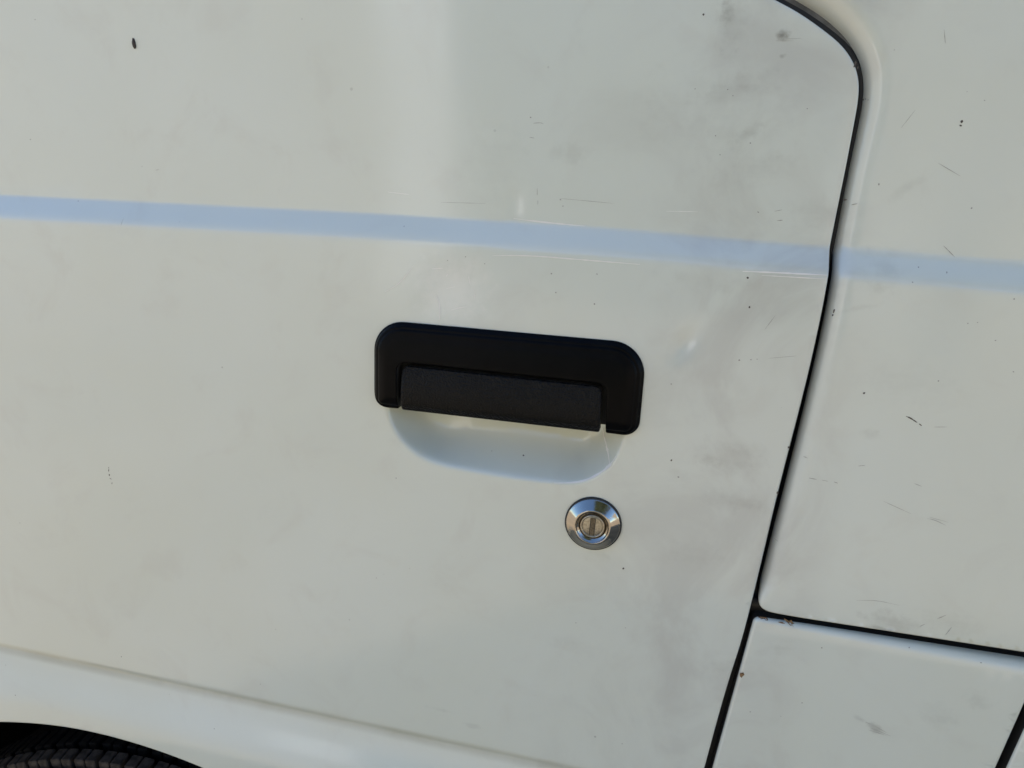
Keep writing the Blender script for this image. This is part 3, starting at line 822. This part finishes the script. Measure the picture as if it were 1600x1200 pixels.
PALE = [  # scoop-rim and crease-edge glints painted as strips, then real fine scratches
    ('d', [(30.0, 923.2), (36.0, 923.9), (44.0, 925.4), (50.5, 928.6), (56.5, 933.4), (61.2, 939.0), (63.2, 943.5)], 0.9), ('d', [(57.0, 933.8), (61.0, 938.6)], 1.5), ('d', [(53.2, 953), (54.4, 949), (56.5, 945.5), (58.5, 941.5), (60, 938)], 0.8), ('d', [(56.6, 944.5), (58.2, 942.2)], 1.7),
    ('d', [(-2.0, 1066.7), (10.8, 1065.8), (28.0, 1065.1), (36.4, 1064.9)], 0.74), ('d', [(-10.6, 1047.3), (10.0, 1048.7), (33.7, 1048.3), (66.5, 1047.9)], 0.67), ('d', [(116.9, 1047.9), (133.5, 1048.4), (156.4, 1048.8)], 0.81), ('d', [(126.2, 1046.6), (156.1, 1046.9)], 0.44),
    ('d', [(-41.6, 1023.8), (-39.7, 1020.1), (-38.8, 1015.6), (-39.4, 1010.2)], 0.67), ('d', [(-33.0, 1016.1), (-28.7, 1017.8), (-23.7, 1018.9)], 0.52), ('d', [(-71.2, 1023.3), (-62.2, 1028.6), (-54.6, 1038.9)], 0.44), ('d', [(-35.9, 1027.8), (-30.8, 1029.2)], 0.37),
    ('d', [(-44.1, 1037.9), (-37.6, 1038.7)], 0.44), ('d', [(-19.5, 1023.1), (-20.0, 1026.5)], 0.44), ('d', [(-23.5, 1035.9), (-22.3, 1030.9)], 0.44), ('d', [(-36.0, 1034.3), (-35.0, 1035.8)], 0.59),
    ('d', [(-73.0, 1076.8), (-60.5, 1076.1)], 0.3), ('d', [(76.6, 1074.6), (92.4, 1075.2)], 0.26),
]
RUST = [
    ('f', 150.6, 859.6, 1.85, 0.44, -4), ('f', 152.9, 859.6, 1.48, 0.48, -4), ('f', 165.5, 859.5, 2.59, 0.93, -19), ('f', 166.3, 858.0, 0.93, 0.93, -4), ('q', 161.4, 859.9, 1.85, 0.44, -4), ('f', 144.7, 821.0, 1.18, 1.85, -14),
]

def flap_h(q):
    rr = np.interp(q[:, 0], [147, 175, 290], [2.2, 3.6, 7.0])
    t = np.clip((q[:, 1] - (FLAP_TOP(q[:, 0]) - rr)) / rr, 0, 0.98)
    return flat6(q) - rr * (1 - np.sqrt(1 - t * t))
PANEL = {'d': (door, door_h), 'q': (quarter, body), 'f': (flap, flap_h)}
for key, (pn, hf) in PANEL.items():
    mc, ms, mp, mr = Marks(), Marks(), Marks(), Marks()
    for k_, x, z, a, b, t in CHIPS + EDGE_CHIPS:
        if k_ == key: (mc if max(a, b) > 0.48 or x < -225 or (k_, x, z, a, b, t) in EDGE_CHIPS else ms).blob(x, z, a, b, t, hf)
    for k_, p_, w in SCUFFS:
        if k_ == key: (mc if w > 0.9 else ms).line(p_, w * (0.7 if w > 0.9 else 0.55), hf)
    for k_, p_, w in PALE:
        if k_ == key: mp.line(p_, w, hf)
    for k_, x, z, a, b, t in RUST:
        if k_ == key: mr.blob(x, min(z, FLAP_TOP(x) - 0.05), a, b, t, hf, 12, 0.45)
    mc.build('paint_chip', M_CHIP, pn); ms.build('scuff_mark', M_MARK, pn)
    mp.build('pale_scratch_glint', M_SCRATCH_GLINT, pn); mr.build('rust_patch', M_RUST, pn)


# a dark crumb stuck on the door
bm = bmesh.new()
bmesh.ops.create_icosphere(bm, subdivisions=3, radius=1.0)
for v_ in bm.verts:
    c = v_.co
    k = 1 - 0.30 * max(0, c.z) ** 2 + 0.10 * math.sin(5 * c.x + 3 * c.z) + 0.05 * math.sin(11 * c.z)
    v_.co = Vector((c.x * 1.05 * k - 0.32 * c.z, c.y * 0.8 * k, c.z * 2.9))
me = bpy.data.meshes.new('dirt_crumb')
for f_ in bm.faces: f_.smooth = True
bm.to_mesh(me); bm.free()
me.materials.append(simple('dark_crumb', (0.035, 0.022, 0.015), 0.6, noise_scale=900, noise_amt=0.5))
crumb = bpy.data.objects.new('dirt_crumb', me)
COL.objects.link(crumb)
crumb.scale = (MM, MM, MM)
crumb.location = (-0.2234, 0.0026, 1.1500)
crumb['label'] = 'tiny dark brown crumb stuck on the upper left of the white door'
crumb['category'] = 'crumb'
